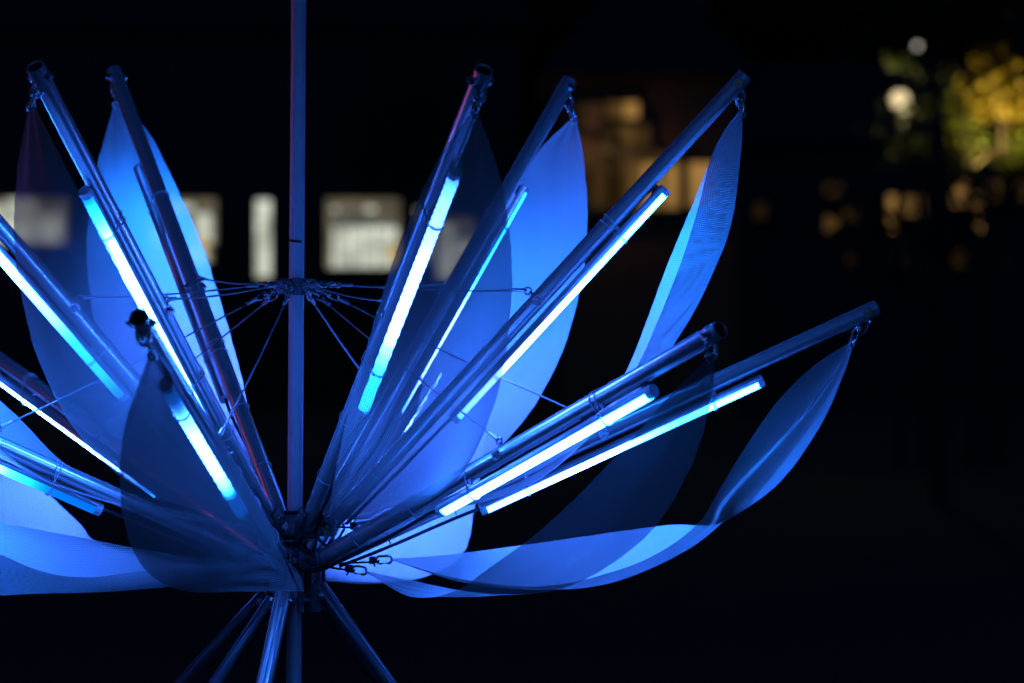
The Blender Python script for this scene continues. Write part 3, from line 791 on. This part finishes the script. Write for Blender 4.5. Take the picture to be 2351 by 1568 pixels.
# ------------------------------------------------------------------ fabric petals
# rails: edge to edge across the petal; each point list runs tip -> base; number = how far the rail lies behind the spine (m)
PETALS = {
 'A': (0.24, [([(66, 238), (42, 380), (32, 540), (55, 705), (97, 849), (187, 1006), (340, 1130), (600, 1205)], 0.08),
              ([(76, 238), (135, 350), (195, 470), (252, 568), (333, 708), (420, 870), (500, 1020), (630, 1200)], -0.08)],
       'dark see-through mesh petal at far left in front of lit windows'),
 'B': (0.24, [([(262, 236), (222, 385), (201, 520), (203, 650), (234, 790), (330, 920), (470, 1060), (640, 1200)], -0.07),
              ([(268, 236), (340, 300), (405, 430), (470, 580), (520, 740), (558, 880), (590, 1030), (645, 1185)], 0.07)],
       'tall bright blue petal standing upright left of the mast'),
 'C': (0.26, [([(1082, 255), (993, 393), (925, 540), (872, 695), (813, 899), (785, 1010), (765, 1110), (757, 1192)], -0.06),
              ([(1096, 255), (1145, 395), (1173, 560), (1172, 730), (1135, 925), (1056, 1092), (921, 1177), (780, 1195)], 0.06)],
       'dark see-through petal with wide light tube behind it right of the mast'),
 'D': (0.24, [([(1314, 270), (1230, 360), (1150, 500), (1060, 680), (985, 830), (950, 960), (880, 1090), (790, 1190)], 0.09),
              ([(1323, 270), (1340, 370), (1349, 510), (1335, 650), (1290, 810), (1200, 970), (1060, 1090), (830, 1195)], -0.09)],
       'broad bright azure and lilac petal behind the tall diagonal arm'),
 'E': (0.10, [([(1697, 255), (1650, 325), (1590, 470), (1525, 625), (1431, 867), (1330, 985), (1130, 1110), (800, 1200)], 0.15),
              ([(1704, 255), (1699, 350), (1683, 500), (1634, 627), (1520, 830), (1371, 984), (1200, 1120), (850, 1210)], 0.0),
              ([(1700, 255), (1638, 352), (1600, 490), (1545, 650), (1454, 855), (1350, 1000), (1140, 1130), (800, 1203)], -0.15)],
       'narrow folded petal hanging from the tip of the tall rightmost upper arm'),
 'I': (0.10, [([(-300, 255), (-262, 340), (-210, 480), (-150, 640), (-60, 850), (45, 960), (158, 1071), (320, 1150), (560, 1205)], 0.13),
              ([(-308, 255), (-312, 350), (-300, 500), (-250, 660), (-150, 880), (-40, 1010), (90, 1098), (300, 1165), (540, 1210)], -0.05)],
       'azure petal strip crossing between the two lowest arms at the left edge'),
 'F': (0.06, [([(1630, 815), (1554, 887), (1419, 1042), (1254, 1207), (1124, 1304), (1040, 1358), (945, 1368), (836, 1312)], -0.10),
              ([(1641, 815), (1635, 910), (1585, 1075), (1480, 1235), (1304, 1347), (1115, 1362), (940, 1334), (836, 1310)], 0.10)],
       'wide dark see-through petal hanging below the low front arm at right'),
 'G': (0.05, [([(1952, 785, 0), (1870, 835, -.03), (1784, 922, -.05), (1704, 1037, -.06), (1649, 1127, -.07), (1604, 1200, -.08), (1515, 1268, -.10), (1400, 1315, -.12), (1240, 1345, -.11), (1050, 1325, -.06), (894, 1284, 0)], 0),
              ([(1955, 785, 0), (1892, 890, .02), (1808, 985, .035), (1719, 1075, .04), (1655, 1147, .03), (1622, 1207, .0), (1540, 1268, -.05), (1428, 1320, -.06), (1275, 1349, -.05), (1066, 1333, -.03), (894, 1284, 0)], 0),
              ([(1957, 785, 0), (1897, 895, .012), (1816, 992, .018), (1728, 1083, .02), (1666, 1155, .018), (1632, 1215, .01), (1560, 1271, -.01), (1450, 1324, -.01), (1300, 1352, -.0), (1080, 1338, 0), (894, 1285, 0)], 0),
              ([(1959, 785, 0), (1912, 890, .022), (1848, 990, .030), (1766, 1092, .032), (1694, 1160, .04), (1640, 1210, .05), (1565, 1258, .055), (1450, 1296, .065), (1290, 1320, .06), (1065, 1316, .03), (894, 1284, 0)], 0),
              ([(1961, 785, 0), (1934, 867, .0), (1884, 977, -.025), (1804, 1092, -.02), (1722, 1162, .03), (1640, 1204, .10), (1540, 1206, .14), (1400, 1224, .15), (1210, 1250, .13), (1030, 1273, .07), (894, 1283, 0)], 0)],
       'farthest right folded petal with a bright crease, hanging from the longest low arm'),
 'H': (0.06, [([(343, 815), (295, 945), (275, 1070), (285, 1200), (330, 1305), (420, 1356), (560, 1357), (693, 1357)], 0.05),
              ([(355, 808), (425, 890), (490, 975), (545, 1070), (590, 1150), (622, 1215), (640, 1255), (653, 1283)], -0.05)],
       'large dark front petal covering the arm that points at the viewer'),
 'J': (0.06, [([(-115, 800), (-60, 920), (10, 1030), (106, 1128), (180, 1198), (230, 1248), (400, 1295), (620, 1292)], 0.09),
              ([(-125, 800), (-190, 960), (-180, 1130), (-80, 1250), (60, 1310), (200, 1330), (380, 1320), (620, 1298)], -0.09)],
       'pale lilac petal behind the lowest light tube at the left edge'),
 'Q': (0.05, [([(-625, 780), (-480, 960), (-320, 1110), (-150, 1175), (0, 1200), (150, 1227), (320, 1260), (468, 1284), (640, 1290)], 0.15),
              ([(-635, 780), (-580, 1000), (-450, 1210), (-250, 1335), (-80, 1362), (100, 1357), (250, 1352), (420, 1340), (640, 1294)], 0.0),
              ([(-630, 780), (-520, 980), (-390, 1150), (-190, 1225), (-30, 1262), (90, 1310), (200, 1326), (340, 1312), (640, 1292)], -0.14)],
       'long gutter-like petal with bright inner face along the bottom left'),
 'K': (0.06, [([(1068, 770), (980, 860), (900, 970), (840, 1090), (790, 1190), (758, 1265), (746, 1312), (738, 1326)], 0.05),
              ([(1080, 770), (1110, 900), (1112, 1020), (1090, 1160), (1063, 1270), (975, 1325), (860, 1338), (742, 1334)], -0.05)],
       'pale lilac petal just right of the hub, behind the low arms'),
}
NT, NC = 72, 24
CUP = dict(F=0.05, H=0.06, K=0.10, J=0.10, I=0.08)
for k, (bh, rails, lab) in PETALS.items():
    a = ARMS[k]
    oy = math.sin(math.atan2(a['dir'].y, a['dir'].x))
    y0 = a['tipb'].y; y1 = axis_at(1285).y + 0.11 * oy
    nr = len(rails)
    def rail_pt(r, t):
        px, do = r
        q = crom([Vector((p[0], p[1], p[2] if len(p) > 2 else 0)) for p in px], t)
        dy = y0 + (y1 - y0) * t + oy * bh * math.sin(PI * t) + do * math.sin(PI * min(1, max(0, t))) ** 0.7 + q.z
        return P(q.x, q.y, dy)
    root = rail_pt(rails[0], 0)
    t = thing('fabric_petal', root, lab, 'petal', 'mesh petals of the sculpture')
    pb = MB(); rowL = 0; prevc = None
    for j in range(NT + 1):
        tt = j / NT
        pts = [rail_pt(r, tt) for r in rails]
        if nr == 2:
            w = (pts[1] - pts[0]).length
            mid = (pts[0] + pts[1]) / 2 + a['n'] * (CUP.get(k, 0.15) * w) * math.sin(PI * tt) ** 0.5
            pts = [pts[0], mid, pts[1]]
        cum = [0.0]
        for q0, q1 in zip(pts, pts[1:]): cum.append(cum[-1] + (q1 - q0).length)
        w = cum[-1]
        cen = pts[len(pts) // 2]
        if prevc is not None: rowL += (cen - prevc).length
        prevc = cen
        for i in range(NC + 1):
            s = i / NC
            # quadratic through the three points
            if len(pts) == 3:
                l0 = (s - 0.5) * (s - 1) * 2; l1 = -4 * s * (s - 1); l2 = s * (s - 0.5) * 2
                q = pts[0] * l0 + pts[1] * l1 + pts[2] * l2; uw = s * w
            else:
                q = crom(pts, s); m2 = len(pts) - 1; ii = min(int(s * m2), m2 - 1); uw = cum[ii] + (cum[ii + 1] - cum[ii]) * (s * m2 - ii)
            amp = 0.010 * math.sin(PI * tt) * min(1, w / 0.15)
            nv = noise.noise(Vector((s * 2.2, rowL * 3.5, ord(k)))) + 0.4 * noise.noise(Vector((s * 5, rowL * 8, ord(k) + 3)))
            ed = min(s, 1 - s) * 2
            q = q + a['n'] * (0.0035 * math.sin(s * 17 + ord(k)) * (math.exp(-((tt - 0.10) / 0.08) ** 2) + math.exp(-((tt - 0.88) / 0.08) ** 2)))
            q = q + a['n'] * (nv * amp * (0.25 + 0.75 * ed))
            if i in (0, NC):      # cut edge of the mesh: slightly frayed
                q = q + a['side'] * (random.uniform(-0.0012, 0.0012))
            pb.v.append(q); pb.uv.append((uw - 0.5 * w + 1.0, rowL))
    for j in range(NT):
        for i in range(NC):
            q = j * (NC + 1) + i; pb.f.append((q, q + 1, q + NC + 2, q + NC + 1))
    pb.build('mesh_fabric', M['fabric'], t)
    if k == 'H':   # hem folded over at the hub end
        fh = MB(); lo_ = [(653, 1283), (664, 1300), (677, 1325), (689, 1357)]; hi_ = [(660, 1281), (676, 1296), (690, 1325), (697, 1358)]
        for (p, q) in zip(lo_, hi_):
            fh.v += [P(p[0], p[1], pb.v[-1].y - 0.016), P(q[0], q[1], pb.v[-1].y - 0.004)]; fh.uv += [(p[0] / 1000, p[1] / 1000), (q[0] / 1000, q[1] / 1000)]
        fh.f = [(2 * i, 2 * i + 1, 2 * i + 3, 2 * i + 2) for i in range(3)]
        fh.build('folded_hem', M['fabric'], t)
    # eyelet and carabiner at the tip
    tipp = pb.v[NC // 2]
    up = (a['tipb'] - tipp); up = up.normalized() if up.length > 1e-4 else Vector((0, 0, 1))
    acr = Vector((1, 0, 0)) * 0.8 + Vector((0, 1, 0)) * 0.6
    MB().sweep(racetrack(tipp + Vector((0, 0, -0.006)), up, acr, 0.016, 0.016, 8), 0.0032, 8, True).build('eyelet', M['eyelet'], t)
    gap = (a['tipb'] + a['side'] * 0.0 - tipp).length
    hang = a['tipb'] - Vector((0, 0, AR * 0.6)) if gap > 0.03 else a['tipb']
    Lc = max(0.045, (hang - tipp).length + 0.016)
    cc = (hang + tipp) / 2 + a['side'] * 0.002 + a['n'] * 0.004
    crb = MB()
    if Lc < 0.062:
        crb.sweep(racetrack(cc, up, acr, Lc, 0.027, 10), 0.0036, 8, True)
        crb.tube(cc + acr.normalized() * 0.011 - up * 0.006, cc + acr.normalized() * 0.011 + up * 0.010, 0.0046, n=6)
        crb.build('carabiner', M['steel'], t)
    else:
        h1 = Lc * 0.56
        crb.sweep(racetrack(hang - up * (h1 / 2 - 0.008) + a['n'] * 0.004, up, acr, h1, 0.027, 10), 0.0036, 8, True)
        crb.build('shackle', M['steel'], t)
        cr2 = MB(); ac2 = up.cross(acr.normalized())
        cr2.sweep(racetrack(tipp + up * (Lc * 0.27 - 0.004), up, ac2 + acr * 0.4, Lc * 0.54, 0.027, 10), 0.0036, 8, True)
        cr2.tube(tipp + up * (Lc * 0.2) + ac2 * 0.011, tipp + up * (Lc * 0.36) + ac2 * 0.011, 0.0044, n=6)
        cr2.build('carabiner', M['steel'], t)
    # cord and link at the base
    bp_ = pb.v[NT * (NC + 1) + (NC if k == 'H' else NC // 2)]
    hubp = axis_at(a['rv'] + 6) + Vector((bp_.x - axis_at(a['rv']).x, bp_.y - axis_at(a['rv']).y, 0)).normalized() * 0.062
    dv = hubp - bp_
    if dv.length > 0.02:
        d = dv.normalized(); ac = Vector((0, 0, 1)).cross(d).normalized()
        MB().sweep(racetrack(bp_ + d * 0.012, d, Vector((0, 0, 1)), 0.036, 0.017, 8), 0.0030, 8, True).build('carabiner', M['steel'], t)
        pts = [bp_ + d * 0.026, bp_ + d * 0.03 + Vector((0, 0, -0.003)), bp_.lerp(hubp, 0.7) + Vector((0, 0, -0.004)), hubp]
        cd = MB().sweep([crom(pts, i / 12) for i in range(13)], 0.0024, 7)
        cd.sweep([crom([p + ac * 0.005 for p in pts], i / 12) for i in range(13)], 0.0024, 7)
        for i in range(3): cd.sweep(racetrack(bp_ + d * (0.034 + i * 0.005), ac, Vector((0, 0, 1)), 0.018, 0.014, 5), 0.0026, 6, True)
        cd.tube(bp_ + d * 0.036, bp_ + d * 0.034 + ac * 0.02 - Vector((0, 0, 0.012)), 0.0022, n=6)
        cd.build('cord', M['black'], t)
# loose black leads looping round the hub
for i, (u0, v0, u1, v1, sag, dy) in enumerate(((705, 1190, 640, 1225, 38, -0.11), (735, 1190, 700, 1250, 46, -0.10), (650, 1285, 760, 1290, 16, -0.12), (715, 1210, 790, 1215, 40, -0.10), (690, 1240, 735, 1285, 30, -0.11))):
    pts = [P(u0, v0, dy + 0.05), P(u0 * .75 + u1 * .25, (v0 * .7 + v1 * .3) + sag * .7, dy), P((u0 + u1) / 2, (v0 + v1) / 2 + sag, dy), P(u0 * .2 + u1 * .8, (v0 * .2 + v1 * .8) + sag * .6, dy), P(u1, v1, dy + 0.06)]
    MB().sweep([crom(pts, j / 24) for j in range(25)], 0.0036, 8).build('power_lead', M['black'], sculpt)

# neighbouring red light post, whose red shows as glints on the mast and tubes
rp = Vector((-6.0, 0.4, 0)); rt_ = thing('red_light_post', rp, 'slim post with a red light tube standing beyond the left edge', 'light post')
MB().tube(rp, rp + Vector((0, 0, 0.02)), 0.14, 0.13, n=24).build('base_plate', M['hub'], rt_)
MB().tube(rp + Vector((0, 0, 0.02)), rp + Vector((0, 0, 2.85)), 0.018, n=20).build('post', M['alu'], rt_)
rl = rp + Vector((0.046, 0, 0))
MB().tube(rl + Vector((0, 0, 1.5)), rl + Vector((0, 0, 2.8)), 0.022, n=20).build('diffuser', emit('red_diffuser_lit', (1.0, 0.07, 0.045), 34.0), rt_)
for z in (1.485, 2.8): MB().tube(rl + Vector((0, 0, z)), rl + Vector((0, 0, z + 0.015)), 0.0235, n=20).build('end_cap', M['cap'], rt_)
for z in (1.7, 2.6): MB().tube(rl + Vector((-0.02, 0, z)), rl + Vector((-0.02, 0, z + 0.012)), 0.042, n=20).build('clamp', M['hub'], rt_)
